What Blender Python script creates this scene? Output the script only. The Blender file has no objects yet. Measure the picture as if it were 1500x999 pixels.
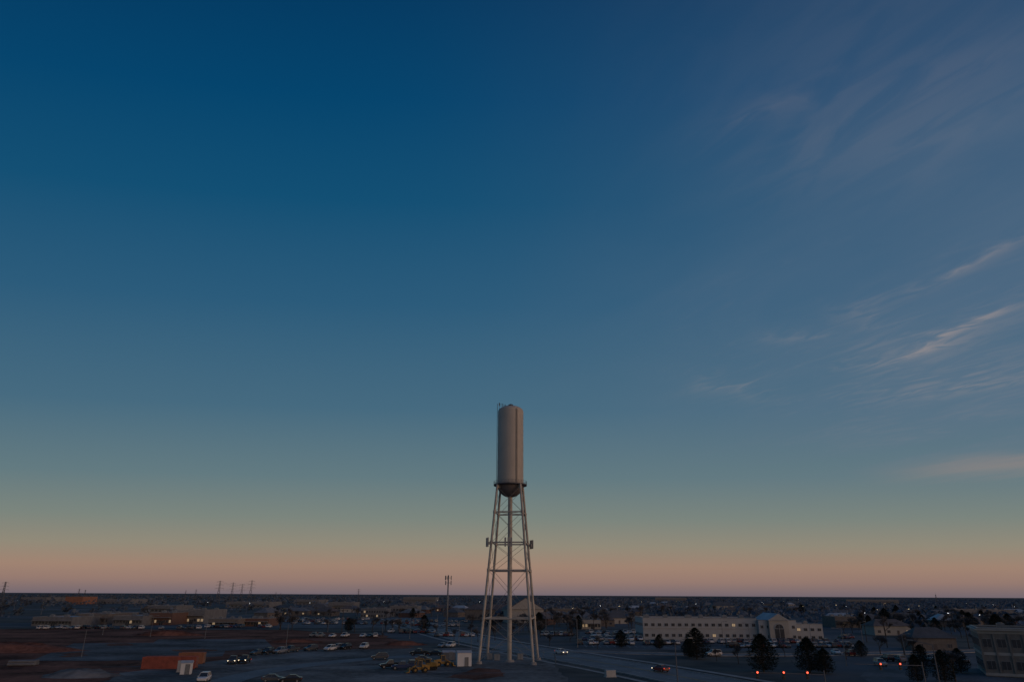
import bpy, math, random
from mathutils import Vector, Matrix
R=random.Random(7)
sc=bpy.context.scene
COL=sc.collection
H=17.0; F=1000.0
PITCH=math.radians(20.38); ROLL=math.radians(0.3)
CM=(Matrix.Rotation(math.radians(90)+PITCH,3,'X')@Matrix.Rotation(ROLL,3,'Z'))
def ray(u,v): return CM@Vector(((u-750)/F,(499.5-v)/F,-1.0))
def g(u,v,z=0.0):
    r=ray(u,v); t=(z-H)/r.z
    return (r.x*t,r.y*t)
# ------------------------------------------------------------ materials
def s2l(c):
    o=[]
    for x in c:
        x=x/255.0
        o.append(x/12.92 if x<=.04045 else ((x+.055)/1.055)**2.4)
    return tuple(o)
def mat(name,col,rough=.8,var=.25,scale=1.5,metal=0,emit=None,es=0,bump=0,detail=5,col2=None,spec=None):
    m=bpy.data.materials.new(name); m.use_nodes=True
    nt=m.node_tree; b=nt.nodes['Principled BSDF']
    b.inputs['Roughness'].default_value=rough; b.inputs['Metallic'].default_value=metal
    if spec is not None: b.inputs['Specular IOR Level'].default_value=spec
    tc=nt.nodes.new('ShaderNodeTexCoord'); n=nt.nodes.new('ShaderNodeTexNoise'); n2=nt.nodes.new('ShaderNodeTexNoise')
    n.inputs['Scale'].default_value=scale; n.inputs['Detail'].default_value=detail
    n2.inputs['Scale'].default_value=scale*11; n2.inputs['Detail'].default_value=4
    nt.links.new(tc.outputs['Object'],n.inputs['Vector']); nt.links.new(tc.outputs['Object'],n2.inputs['Vector'])
    mx=nt.nodes.new('ShaderNodeMixRGB'); mx.inputs[0].default_value=.35
    nt.links.new(n.outputs['Fac'],mx.inputs[1]); nt.links.new(n2.outputs['Fac'],mx.inputs[2])
    r=nt.nodes.new('ShaderNodeValToRGB')
    r.color_ramp.elements[0].position=.38; r.color_ramp.elements[1].position=.62
    c2=col2 if col2 else tuple(min(1,c*(1+var)) for c in col)
    r.color_ramp.elements[0].color=tuple(c*(1-var) for c in col)+(1,)
    r.color_ramp.elements[1].color=tuple(c2)+(1,)
    nt.links.new(mx.outputs[0],r.inputs['Fac']); nt.links.new(r.outputs['Color'],b.inputs['Base Color'])
    if emit:
        b.inputs['Emission Color'].default_value=tuple(emit)+(1,); b.inputs['Emission Strength'].default_value=es
    return m
M={}
M['tank']=mat('tank_paint',(.45,.40,.335),.6,.05,.25)
M['steel']=mat('tower_steel_paint',(.42,.38,.325),.5,.18,.5)
M['rod']=mat('bracing_rod_paint',(.25,.24,.22),.5,.12,.6)
M['pipe']=mat('cable_paint',(.27,.245,.215),.6,.12,.6)
M['darksteel']=mat('dark_steel',(.10,.10,.11),.6,.2,2)
M['grey']=mat('galvanised_grey',(.15,.16,.17),.5,.2,2)
M['panel']=mat('antenna_panel',(.24,.25,.26),.5,.1,1)
M['asphalt']=mat('asphalt',(.090,.099,.113),.85,.4,.09,spec=.2)
M['road']=mat('road_asphalt',(.145,.157,.175),.75,.25,.12,spec=.25)
M['conc']=mat('concrete',(.26,.255,.25),.85,.25,.4)
M['gravel']=mat('gravel_yard',(.155,.15,.145),.95,.55,.06,detail=10,spec=.1)
M['slab']=mat('graded_slab',(.125,.128,.132),.95,.5,.06,detail=12,spec=.03)
M['red']=mat('red_dirt',(.165,.072,.050),.95,.65,.06,detail=13,spec=.05)
M['paint']=mat('road_paint_white',(.42,.42,.42),.7,.3,1)
M['fpaint']=mat('dark_slab_joint',(.05,.052,.056),.8,.4,1)
M['lpaint']=mat('lot_bay_paint',(.28,.29,.30),.7,.3,1)
M['ypaint']=mat('road_paint_yellow',(.40,.28,.08),.7,.2,1)
M['white']=mat('white_wall',(.34,.35,.36),.75,.08,.4)
M['cream']=mat('cream_stucco',(.31,.30,.28),.8,.1,.5)
M['brick']=mat('brick',(.13,.075,.06),.9,.25,2)
M['tan']=mat('tan_masonry',(.15,.13,.115),.85,.2,.8)
M['sandst']=mat('sandstone_wall',(.16,.15,.14),.85,.2,.8)
M['bgrey']=mat('grey_wall',(.14,.145,.155),.85,.2,.5)
M['orange']=mat('orange_wall',(.27,.12,.07),.8,.2,.4)
M['roofw']=mat('pale_membrane_roof',(.34,.37,.41),.85,.2,.1)
M['roofd']=mat('dark_roof',(.08,.085,.095),.85,.25,.2)
M['roofb']=mat('brown_shingle',(.11,.092,.088),.9,.3,.6)
M['glass']=mat('dark_glass',(.035,.042,.052),.2,.1,1)
M['lit']=mat('lit_window',(.3,.25,.18),.4,.1,1,emit=(1,.70,.40),es=.24)
M['frame']=mat('window_frame',(.2,.2,.205),.6,.1,1)
M['tyre']=mat('tyre_rubber',(.02,.02,.02),.9,.2,3)
M['rim']=mat('wheel_rim',(.35,.35,.36),.35,.1,3,metal=.8)
M['head']=mat('headlight_lens',(.5,.5,.5),.2,.05,1)
M['headon']=mat('headlight_lit',(.8,.8,.7),.2,.05,1,emit=(1,.82,.55),es=2.6)
M['tail']=mat('taillight_lens',(.25,.01,.01),.3,.05,1)
M['tailon']=mat('taillight_lit',(.5,.02,.02),.3,.05,1,emit=(1,.08,.04),es=.8)
M['yellow']=mat('machine_yellow',(.27,.155,.03),.6,.3,1.2)
M['sigbody']=mat('signal_housing',(.05,.045,.03),.6,.2,2)
M['cont']=mat('container_red',(.27,.07,.045),.65,.25,.8)
M['lamp']=mat('lamp_lit',(.9,.9,.8),.3,.02,1,emit=(.9,.95,1),es=6)
M['lampw']=mat('lamp_lit_warm',(.9,.8,.6),.3,.02,1,emit=(1,.75,.42),es=5)
M['redl']=mat('signal_red_lit',(.5,.02,.02),.3,.02,1,emit=(1,.1,.05),es=3)
M['bark']=mat('bark',(.055,.045,.038),.95,.3,3)
M['twig']=mat('bare_twigs',(.078,.078,.085),.95,.4,.8)
M['ever']=mat('evergreen_foliage',(.020,.030,.024),.95,.6,.9,spec=.1)
M['wood']=mat('far_woodland_hazed_mat',(.082,.106,.140),.95,.5,.012,spec=.05)  # base colour lifted and blued: distance haze painted into the trees
PAINTS=[mat('car_paint_white',(.6,.6,.6),.3,.03,1),mat('car_paint_silver',(.32,.33,.35),.3,.03,1,metal=.4),
 mat('car_paint_black',(.02,.02,.022),.25,.03,1),mat('car_paint_grey',(.10,.105,.11),.3,.03,1,metal=.3),
 mat('car_paint_red',(.16,.02,.02),.3,.03,1),mat('car_paint_blue',(.03,.05,.12),.3,.03,1)]
PN=['white','silver','black','dark grey','red','blue']
# ------------------------------------------------------------ mesh builder
class MB:
    def __init__(s): s.v=[];s.f=[];s.m=[]
    def box(s,c,d,mi=0,rz=0,R3=None):
        x,y,z=[k/2 for k in d]; b=len(s.v)
        rot=R3 if R3 is not None else Matrix.Rotation(rz,3,'Z')
        for p in [(-x,-y,-z),(x,-y,-z),(x,y,-z),(-x,y,-z),(-x,-y,z),(x,-y,z),(x,y,z),(-x,y,z)]:
            q=rot@Vector(p); s.v.append((q.x+c[0],q.y+c[1],q.z+c[2]))
        for f in [(0,3,2,1),(4,5,6,7),(0,1,5,4),(1,2,6,5),(2,3,7,6),(3,0,4,7)]:
            s.f.append([b+i for i in f]); s.m.append(mi)
        return s
    def tube(s,p,q,r0,r1=None,n=8,mi=0,cap=True):
        if r1 is None: r1=r0
        p=Vector(p);q=Vector(q);d=(q-p).normalized()
        a=d.orthogonal().normalized(); c=d.cross(a); b=len(s.v)
        for i in range(n):
            t=2*math.pi*i/n; o=a*math.cos(t)+c*math.sin(t)
            s.v.append(tuple(p+o*r0)); s.v.append(tuple(q+o*r1))
        for i in range(n):
            j=(i+1)%n
            s.f.append([b+2*i,b+2*j,b+2*j+1,b+2*i+1]); s.m.append(mi)
        if cap:
            s.f.append([b+2*i for i in range(n)][::-1]); s.m.append(mi)
            s.f.append([b+2*i+1 for i in range(n)]); s.m.append(mi)
        return s
    def ring(s,r,z,w,h,n=40,mi=0,c=(0,0)):
        b=len(s.v)
        for i in range(n):
            t=2*math.pi*i/n
            for rr,zz in [(r,z),(r+w,z),(r+w,z+h),(r,z+h)]:
                s.v.append((c[0]+rr*math.cos(t),c[1]+rr*math.sin(t),zz))
        for i in range(n):
            j=(i+1)%n
            for k in range(4):
                l=(k+1)%4
                s.f.append([b+4*i+k,b+4*j+k,b+4*j+l,b+4*i+l]); s.m.append(mi)
        return s
    def rev(s,prof,n=48,mi=0):
        b=len(s.v)
        for i in range(n):
            t=2*math.pi*i/n
            for r,z in prof: s.v.append((r*math.cos(t),r*math.sin(t),z))
        L=len(prof)
        for i in range(n):
            j=(i+1)%n
            for k in range(L-1):
                s.f.append([b+i*L+k,b+i*L+k+1,b+j*L+k+1,b+j*L+k]); s.m.append(mi)
        return s
    def loft(s,secs,mi=0):
        b=len(s.v);n=len(secs[0])
        for sec in secs: s.v+= [tuple(p) for p in sec]
        for i in range(len(secs)-1):
            for k in range(n):
                l=(k+1)%n
                s.f.append([b+i*n+k,b+i*n+l,b+(i+1)*n+l,b+(i+1)*n+k]); s.m.append(mi)
        s.f.append([b+k for k in range(n)][::-1]); s.m.append(mi)
        s.f.append([b+(len(secs)-1)*n+k for k in range(n)]); s.m.append(mi)
        return s
    def face(s,pts,mi=0):
        b=len(s.v); s.v+=[tuple(p) for p in pts]; s.f.append(list(range(b,b+len(pts)))); s.m.append(mi); return s
    def mesh(s,name,mats,smooth=False):
        me=bpy.data.meshes.new(name); me.from_pydata(s.v,[],s.f)
        for m in mats: me.materials.append(M[m] if isinstance(m,str) else m)
        me.polygons.foreach_set('material_index',s.m)
        if smooth: me.polygons.foreach_set('use_smooth',[True]*len(s.f))
        me.update(); return me
def link(o): COL.objects.link(o); return o
def obj(name,me,parent=None,loc=(0,0,0),rz=0,label=None,cat=None,kind=None,group=None):
    o=bpy.data.objects.new(name,me); link(o)
    o.location=loc; o.rotation_euler=(0,0,rz)
    if parent: o.parent=parent
    if label: o['label']=label
    if cat: o['category']=cat
    if kind: o['kind']=kind
    if group: o['group']=group
    return o
def thing(name,label,cat,loc=(0,0,0),rz=0,group=None):
    o=obj(name,None,None,loc,rz,label,cat,None,group); o.empty_display_size=.5; return o
def dup(root,loc,rz=0,label=None,sc_=1.0,paint=None,group=None,emit=None):
    def cp(o,par):
        c=o.copy(); COL.objects.link(c)
        if par is not None: c.parent=par
        for ch in list(KIDS.get(o.name,[])): cp(ch,c)
        if c.type=='MESH' and paint is not None:
            for sl in c.material_slots:
                if sl.material and sl.material.name.startswith('car_paint'):
                    sl.link='OBJECT'; sl.material=paint
        if c.type=='MESH' and emit:
            for sl in c.material_slots:
                if sl.material and sl.material.name in emit:
                    mm=emit[sl.material.name]; sl.link='OBJECT'; sl.material=mm
        return c
    c=cp(root,None); c.location=loc; c.rotation_euler=(0,0,rz); c.scale=(sc_,)*3
    if label: c['label']=label
    if group: c['group']=group
    return c
KIDS={}
def family(root):
    def rec(o):
        KIDS[o.name]=list(o.children)
        for k in o.children: rec(k)
    bpy.context.view_layer.update(); rec(root)
def kill(root):
    ks=[]
    def rec(o):
        for k in o.children: rec(k)
        ks.append(o)
    rec(root)
    for k in ks: bpy.data.objects.remove(k)
# ------------------------------------------------------------ ground
def gm():
    m=bpy.data.materials.new('ground_hazed_mat'); m.use_nodes=True; nt=m.node_tree; b=nt.nodes['Principled BSDF']
    b.inputs['Roughness'].default_value=.95; b.inputs['Specular IOR Level'].default_value=.05
    tc=nt.nodes.new('ShaderNodeTexCoord')
    def noise(s,d=6):
        n=nt.nodes.new('ShaderNodeTexNoise'); n.inputs['Scale'].default_value=s; n.inputs['Detail'].default_value=d
        nt.links.new(tc.outputs['Object'],n.inputs['Vector']); return n.outputs['Fac']
    def ramp(f,p0,c0,p1,c1):
        r=nt.nodes.new('ShaderNodeValToRGB'); e=r.color_ramp.elements
        e[0].position=p0;e[0].color=c0+(1,);e[1].position=p1;e[1].color=c1+(1,); nt.links.new(f,r.inputs['Fac']); return r.outputs['Color']
    def mix(f,a,c):
        x=nt.nodes.new('ShaderNodeMixRGB'); nt.links.new(f,x.inputs[0]); nt.links.new(a,x.inputs[1]); nt.links.new(c,x.inputs[2]); return x.outputs[0]
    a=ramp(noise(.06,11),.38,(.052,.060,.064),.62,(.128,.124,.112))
    c=ramp(noise(.004,8),.42,(.080,.102,.128),.60,(.145,.150,.160))  # broad bluish tones paint aerial haze of the far plain into the colour
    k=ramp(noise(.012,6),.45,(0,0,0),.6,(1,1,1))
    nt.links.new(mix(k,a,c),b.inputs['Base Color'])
    return m
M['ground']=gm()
mb=MB(); rs=[0,30,60,100,150,200,260,330,420,550,750,1000,1500,2500,4500,8000,15000,40000]; n=48
mb.v.append((0,0,0))
for r in rs[1:]:
    for i in range(n): mb.v.append((r*math.cos(2*math.pi*i/n),r*math.sin(2*math.pi*i/n),0))
for i in range(n):
    mb.f.append([0,1+i,1+(i+1)%n]); mb.m.append(0)
for k in range(len(rs)-2):
    for i in range(n):
        a=1+k*n; c=a+n; j=(i+1)%n
        mb.f.append([a+i,c+i,c+j,a+j]); mb.m.append(0)
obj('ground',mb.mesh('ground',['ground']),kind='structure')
def patch(name,pts,z,m,jit=0):
    P=[g(*p) for p in pts]
    if jit:
        Q=[]
        for i in range(len(P)):
            a=P[i];b=P[(i+1)%len(P)]
            for k in range(9):
                t=k/9; Q.append((a[0]*(1-t)+b[0]*t+R.uniform(-jit,jit),a[1]*(1-t)+b[1]*t+R.uniform(-jit,jit)))
        P=Q
    ar=sum(P[i][0]*P[(i+1)%len(P)][1]-P[(i+1)%len(P)][0]*P[i][1] for i in range(len(P)))
    if ar<0: P=P[::-1]
    mb=MB(); mb.face([(x,y,z) for x,y in P])
    return obj(name,mb.mesh(name,[m]),kind='structure')
patch('red_dirt_ground',[(-260,1010),(-260,925),(60,920),(300,922),(420,922),(560,930),(610,948),(420,962),(340,972),(200,985),(80,1010)],.03,'red',jit=2)
patch('gravel_ground',[(90,1030),(180,985),(330,966),(400,952),(560,950),(700,948),(808,968),(822,985),(870,1030)],.06,'gravel',jit=.6)
patch('dirt_ground',[(655,992),(700,978),(735,981),(740,990),(700,996)],.09,'red',jit=.6)
patch('slab_ground',[(45,968),(108,942),(225,941),(232,936),(388,936),(402,950),(330,953),(326,961),(160,968)],.09,'slab')
patch('dirt_ground',[(150,943),(185,942),(200,945),(160,946)],.11,'red',jit=1)
patch('dirt_ground',[(250,952),(300,950),(320,953),(270,956)],.11,'red',jit=1)
patch('dirt_ground',[(95,957),(120,955),(128,960),(90,963)],.11,'red',jit=1)
patch('dirt_track_ground',[(100,905),(500,905),(560,915),(300,919),(60,917)],.03,'asphalt',jit=3)
patch('parking_lot_ground',[(845,946),(850,925),(940,920),(1250,934),(1260,950),(1100,953),(930,951)],.03,'asphalt')
patch('plaza_parking_ground',[(400,918),(420,908),(560,906),(690,912),(640,920),(600,922)],.06,'asphalt')
patch('corner_lot_ground',[(1260,990),(1290,962),(1500,962),(1700,990),(1650,1030),(1300,1015)],.03,'asphalt')
def ribbon(mb,pts,w,z,off=0,mi=0,dash=None,h=0):
    P=[Vector(p) for p in pts]; Q=[]
    for i in range(len(P)-1):
        L=(P[i+1]-P[i]).length; k=max(1,int(L/3))
        for j in range(k): Q.append(P[i].lerp(P[i+1],j/k))
    Q.append(P[-1])
    E=[]
    for i,p in enumerate(Q):
        d=(Q[min(i+1,len(Q)-1)]-Q[max(i-1,0)]).normalized(); nn=Vector((-d.y,d.x)); E.append((p+nn*(off+w/2),p+nn*(off-w/2)))
    for i in range(len(Q)-1):
        if dash and i%dash[0]>=dash[1]: continue
        a,b=E[i];c,d=E[i+1]
        if h:
            mb.v+=[(a.x,a.y,z),(b.x,b.y,z),(c.x,c.y,z),(d.x,d.y,z),(a.x,a.y,z+h),(b.x,b.y,z+h),(c.x,c.y,z+h),(d.x,d.y,z+h)]
            o=len(mb.v)-8
            for f in [(4,5,7,6),(0,4,6,2),(1,3,7,5)]: mb.f.append([o+q for q in f]); mb.m.append(mi)
        else: mb.face([(b.x,b.y,z),(d.x,d.y,z),(c.x,c.y,z),(a.x,a.y,z)],mi)
def smooth(pts,it=3):
    P=[Vector(p) for p in pts]
    for _ in range(it):
        Q=[P[0]]
        for i in range(len(P)-1):
            Q+= [P[i].lerp(P[i+1],.25),P[i].lerp(P[i+1],.75)]
        Q.append(P[-1]); P=Q
    return [tuple(p) for p in P]
def road(name,pts,w,z=.12,lines=True,kerb=True,m='road'):
    pts=smooth(pts); mb=MB(); ribbon(mb,pts,w,z); obj(name,mb.mesh(name,[m]),kind='structure')
    if kerb:
        mb=MB()
        for s in (-1,1): ribbon(mb,pts,.35,0,off=s*(w/2+.18),h=z+.13)
        obj(name+'_kerb',mb.mesh('kerb',['conc']),kind='structure')
    if lines:
        mb=MB()
        for s in (-.3,.3): ribbon(mb,pts,.16,z+.03,off=s,mi=1)
        for s in (-1,1):
            ribbon(mb,pts,.16,z+.03,off=s*(w/4),dash=(4,1))
            ribbon(mb,pts,.16,z+.03,off=s*(w/2-.5))
        obj(name+'_marking',mb.mesh('marking',['paint','ypaint']),kind='structure')
RA=[(-120,700),(-60,450),(-20,310),(13,228),(36,176),(57,112),(75,60),(90,0)]
road('arterial_road',RA,17)
road('cross_road',[(-160,62),(50,112),(300,172)],15,z=.16,lines=False)
road('site_road',[g(250,1040),g(330,993),g(470,970),g(640,958),g(752,953)],7,z=.105,lines=False,kerb=False)
road('lot_road',[g(838,953),g(930,957),g(1100,960),g(1300,957),g(1560,950)],8,z=.09,lines=False)
road('far_road',[(-420,395),(-200,385),(-45,400),(60,405),(400,430)],12,z=.15,lines=False,kerb=False,m='asphalt')
mb=MB()
ribbon(mb,smooth(RA),2.2,.07,off=13); ribbon(mb,smooth(RA),1.6,.07,off=-12.5)
obj('pavement',mb.mesh('pavement',['conc']),kind='structure')
def bays(mb,p0,p1,n,L,z):
    a=Vector(p0);b=Vector(p1);d=(b-a).normalized();nn=Vector((-d.y,d.x))
    for i in range(n+1):
        if R.random()<.12: continue
        c=a.lerp(b,i/n); ribbon(mb,[tuple(c-nn*L),tuple(c+nn*L)],.16,z)
mb=MB()
for v in (943,948,955): bays(mb,g(125 if v<950 else 95,v),g(375 if v<950 else 320,v),24,6,.13)
for v in (945.5,951.5,960): ribbon(mb,[g(90 if v<950 else 68,v),g(380 if v<950 else 322,v)],.6,.135)
obj('slab_marking',mb.mesh('slab_marking',['fpaint']),kind='structure')
mb=MB()
for v in (929,934,940,946): bays(mb,g(858,v),g(1240,v+3),36,5,.06)
obj('parking_marking',mb.mesh('parking_marking',['lpaint']),kind='structure')
mb=MB()
for i in range(30):
    u=R.uniform(120,640); v=R.uniform(955,998); a=Vector(g(u,v)); d=Vector((math.cos(t:=R.uniform(-.5,.9)),math.sin(t))); L=R.uniform(10,34)
    P=smooth([tuple(a),tuple(a+d*L*.5+Vector((R.uniform(-3,3),R.uniform(-3,3)))),tuple(a+d*L)],2)
    for s in (-.8,.8): ribbon(mb,P,.4,.075+i*.0008,off=s)
obj('rut_ground',mb.mesh('rut',['asphalt']),kind='structure')
def mound(loc,rx,ry,h,m,label,rz=0):
    mb=MB(); n=26;k=10
    for j in range(k+1):
        for i in range(n):
            t=2*math.pi*i/n; r=1-j/k; hh=h*(1-r*r)**1.2*(1+.25*math.sin(3*t+j)*r)
            mb.v.append((rx*r*math.cos(t)*(1+.1*math.sin(5*t)),ry*r*math.sin(t),hh-.1+R.uniform(-.08,.08)*h))
    for j in range(k):
        for i in range(n):
            l=(i+1)%n; mb.f.append([j*n+i,j*n+l,(j+1)*n+l,(j+1)*n+i]); mb.m.append(0)
    return obj('dirt_mound',mb.mesh('dirt_mound',[m],True),None,(loc[0],loc[1],0),rz,label,'dirt mound')
mound(g(5,953),26,9,2.6,'red','low red earth mound beside paved lot')
mound(g(245,930),16,4,2.0,'red','long spoil heap of red earth by lot')
mound(g(590,944),9,4,1.4,'red','small red earth heap on gravel yard')
mound(g(118,990),9,5,1.6,'gravel','grey rubble heap at edge of yard')
mound(g(430,940),12,4,1.2,'red','low spread of red earth beside parked cars')
# ------------------------------------------------------------ water tower
TD=g(746,970); T=thing('water_tower','tall cream steel water tower with slim cylindrical tank on legs','water tower',(TD[0],TD[1]+1.5,0))
r=3.85; zb=47.4; zt=70.2
mb=MB(); prof=[(0.01,zt+1.0),(1.2,zt+.92),(2.4,zt+.62),(3.2,zt+.2),(3.66,zt-.2),(r,zt-.7),(r,zb)]
mb.rev(prof,64)
tk=obj('tank',mb.mesh('tank',['tank'],True),T)
mb=MB()
for k in range(1,9): mb.ring(r-.02,zb+k*2.45,.035,.05,64)
for k in range(9):
    for j in range(6):
        a=j*math.pi/3+(k%2)*.5; mb.box(((r+.005)*math.cos(a),(r+.005)*math.sin(a),zb+k*2.45+1.2),(.03,.06,2.3),rz=a)
obj('weld_seam',mb.mesh('weld_seam',['tank']),T)
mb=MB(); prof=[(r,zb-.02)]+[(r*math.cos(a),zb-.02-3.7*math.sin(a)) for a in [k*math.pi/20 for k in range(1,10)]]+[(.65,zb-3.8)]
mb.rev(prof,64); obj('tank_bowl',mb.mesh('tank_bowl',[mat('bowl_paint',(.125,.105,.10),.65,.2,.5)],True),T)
mb=MB(); mb.ring(r-.02,zb-.35,1.05,.15,60); mb.ring(r+.98,zb-.35,.05,.35,60,1)
for hh in (.55,1.05): mb.ring(r+.98,zb+hh-.2,.05,.05,60)
for i in range(30):
    t=2*math.pi*i/30; x,y=(r+1.01)*math.cos(t),(r+1.01)*math.sin(t); mb.box((x,y,zb+.35),(.05,.05,1.1))
obj('balcony',mb.mesh('balcony',['darksteel','darksteel']),T)
th=math.radians(38)
NL=4
angs=[-math.pi/2+th+math.pi/2*i for i in range(NL)]
RT,RB,ZT=4.75,10.2,47.0
def lp(a,z):
    rr=RB+(RT-RB)*z/ZT; return Vector((rr*math.cos(a),rr*math.sin(a),z))
for a in angs:
    mb=MB(); mb.tube(lp(a,.5),lp(a,ZT),.35,.32,14); p=lp(a,.3)
    mb.tube((p.x,p.y,-.2),(p.x,p.y,.7),1.0,.8,12,1)
    for z in (11,23.4,30.8,39.2): 
        q=lp(a,z); mb.tube(q-Vector((0,0,.4)),q+Vector((0,0,.4)),.44,.44,12)
    q=lp(a,ZT); o=Vector((math.cos(a),math.sin(a),0)); mb.box(q-o*.5+Vector((0,0,-.3)),(1.3,.25,1.2),0,rz=a)
    obj('leg',mb.mesh('leg',['steel','conc'],False),T)
rings=[11.0,23.4,30.8,39.2]
for z in rings:
    mb=MB()
    for i in range(NL):
        mb.tube(lp(angs[i],z),lp(angs[(i+1)%NL],z),.2,.2,6)
    if z in (23.4,39.2):
        for a in angs: mb.tube(lp(a,z),(0,0,z),.05,.05,5)
    obj('horizontal_strut',mb.mesh('horizontal_strut',['steel']),T)
lv=[.8]+rings+[46.4]
for a,b in zip(lv[:-1],lv[1:]):
    mb=MB()
    for i in range(NL):
        p,q=angs[i],angs[(i+1)%NL]
        mb.tube(lp(p,a),lp(q,b),.05,.05,5); mb.tube(lp(q,a),lp(p,b),.05,.05,5)
    obj('cross_bracing',mb.mesh('cross_bracing',['rod']),T)
mb=MB(); mb.tube((0,0,0),(0,0,zb-3.7),.64,.64,24); 
for z in (12,24,36): mb.tube((0,0,z),(0,0,z+.25),.72,.72,24)
mb.tube((0,0,0),(0,0,.6),1.4,1.3,20,1)
obj('riser_pipe',mb.mesh('riser_pipe',['steel','conc'],False),T)
mb=MB()
a0=math.radians(186); 
for s in (-.25,.25):
    ca,sa=math.cos(a0),math.sin(a0); bx,by=(r+.25)*ca-s*sa,(r+.25)*sa+s*ca
    mb.tube((bx,by,zb),(bx,by,zt+1.6),.05,.05,5)
for k in range(48):
    z=zb+k*.48; mb.tube(((r+.25)*ca+.25*sa,(r+.25)*sa-.25*ca,z),((r+.25)*ca-.25*sa,(r+.25)*sa+.25*ca,z),.03,.03,4)
obj('ladder',mb.mesh('ladder',['darksteel']),T)
mb=MB(); a1=math.radians(-66)
for s in (0,.06,.12): mb.tube(((r+.06)*math.cos(a1+s),(r+.06)*math.sin(a1+s),zb),((r+.06)*math.cos(a1+s),(r+.06)*math.sin(a1+s),zt-.6),.055,.055,5)
obj('cable_run',mb.mesh('cable_run',['pipe']),T)
mb=MB(); mb.tube((0,0,zt+.9),(0,0,zt+1.35),.55,.55,14); mb.tube((0,0,zt+1.35),(0,0,zt+1.6),.8,.3,14)
obj('roof_vent',mb.mesh('roof_vent',['darksteel']),T)
mb=MB(); 
for s in (0,1.0,1.9):
    mb.tube((-3.5+s,-.4,zt-.5),(-3.5+s,-.4,zt+2.0-.3*s),.06,.05,6)
mb.tube((-3.5,-.4,zt+1.0),(-1.6,-.4,zt+1.0),.05,.05,5); mb.tube((-3.5,-.4,zt+1.5),(-1.6,-.4,zt+1.3),.05,.05,5)
mb.box((-3.5,-.5,zt+1.4),(.3,.2,.9))
obj('roof_railing',mb.mesh('roof_railing',['darksteel']),T)
def ant(p,a,n_=3):
    o=Vector((math.cos(a),math.sin(a),0)); tt=Vector((-o.y,o.x,0))
    mb=MB(); mb.tube(p,p+o*.9,.08,.08,6); mb.tube(p+o*.9-tt*.9,p+o*.9+tt*.9,.07,.07,6)
    for s in (-.85,0,.85):
        c=p+o*1.0+tt*s
        mb.tube(c-Vector((0,0,1.3)),c+Vector((0,0,1.3)),.05,.05,5); mb.box(c+o*.18,(.26,.46,2.4),1,rz=a)
        if s: mb.box(c-o*.3+Vector((0,0,-.3)),(.3,.35,.7),1,rz=a)
    obj('antenna',mb.mesh('antenna',['darksteel','panel']),T)
z=30.8
fl,fr=lp(angs[3],z),lp(angs[0],z)
ant(lp(angs[3],z),angs[3]-.4); ant(lp(angs[1],z),angs[1]-.3); ant((fl+fr)/2,-math.pi/2+.1)
# ------------------------------------------------------------ equipment near base
def shed(loc,rz,w,d,h,label,wm='white',name='utility_shed'):
    S=thing(name,label,'shed',(loc[0],loc[1],0),rz)
    obj('wall',MB().box((0,0,h/2+.05),(w,d,h)).mesh('wall',[wm]),S)
    mb=MB(); mb.loft([[(-w/2-.15,-d/2-.15,h+.06),(w/2+.15,-d/2-.15,h+.06),(w/2+.15,d/2+.15,h+.06),(-w/2-.15,d/2+.15,h+.06)],[(-w/2-.15,-.1,h+.55),(w/2+.15,-.1,h+.55),(w/2+.15,.1,h+.55),(-w/2-.15,.1,h+.55)]])
    obj('roof',mb.mesh('roof',['roofw']),S)
    mb=MB(); mb.box((w*.15,-d/2-.03,1.1),(1.0,.06,2.1)); D=obj('door',mb.mesh('door',['grey']),S)
    obj('handle',MB().box((w*.15+.38,-d/2-.09,1.1),(.06,.06,.16)).mesh('handle',['darksteel']),D)
    return S
M['shedw']=mat('shed_white',(.6,.61,.62),.6,.06,.5)
shed(g(679,975),math.radians(12),3.6,2.8,3.1,'small white utility shed on gravel beside tower','shedw')
shed(g(657,966),math.radians(12),3.4,2.2,1.9,'low grey equipment hut behind white shed',wm='bgrey',name='equipment_hut')
def cabinet(loc,rz,w,d,h,label,m='grey'):
    C=thing('utility_cabinet',label,'cabinet',(loc[0],loc[1],0),rz)
    obj('body',MB().box((0,0,h/2+.12),(w,d,h)).box((0,0,h+.16),(w+.1,d+.1,.08)).box((0,0,.04),(w+.3,d+.3,.16)).mesh('cab',[m]),C)
    mb=MB()
    for s in (-1,1): mb.box((s*w/4,-d/2-.02,h/2+.12),(w/2-.06,.04,h-.15))
    obj('door',mb.mesh('door',['panel' if m!='white' else 'white']),C)
cabinet(g(894,991),.3,2.3,1.0,1.2,'white utility cabinet on grass verge by road','white')
for u,v in ((717,966),(728,967),(762,966)): cabinet(g(u,v),.1,1.6,.8,1.5,'grey electrical cabinet at foot of water tower')
def fence(P,label,h=2.0):
    Fn=thing('chain_link_fence',label,'fence')
    mb=MB();mc=MB()
    for a,b in zip(P[:-1],P[1:]):
        a=Vector(a);b=Vector(b);L=(b-a).length;k=max(1,int(L/3))
        for i in range(k+1):
            p=a.lerp(b,i/k); mb.tube((p.x,p.y,0),(p.x,p.y,h),.04,.04,5)
        mb.tube((a.x,a.y,h),(b.x,b.y,h),.03,.03,5)
        for i in range(int(L/.8)):
            p=a.lerp(b,i*.8/L); q=a.lerp(b,min(1,(i*.8+1.6)/L)); mc.tube((p.x,p.y,.1),(q.x,q.y,h-.05),.008,.008,3,cap=False); mc.tube((q.x,q.y,.1),(p.x,p.y,h-.05),.008,.008,3,cap=False)
    obj('post',mb.mesh('post',['grey']),Fn); obj('mesh_wire',mc.mesh('wire',['grey']),Fn)
cx,cy=TD[0],TD[1]
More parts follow.
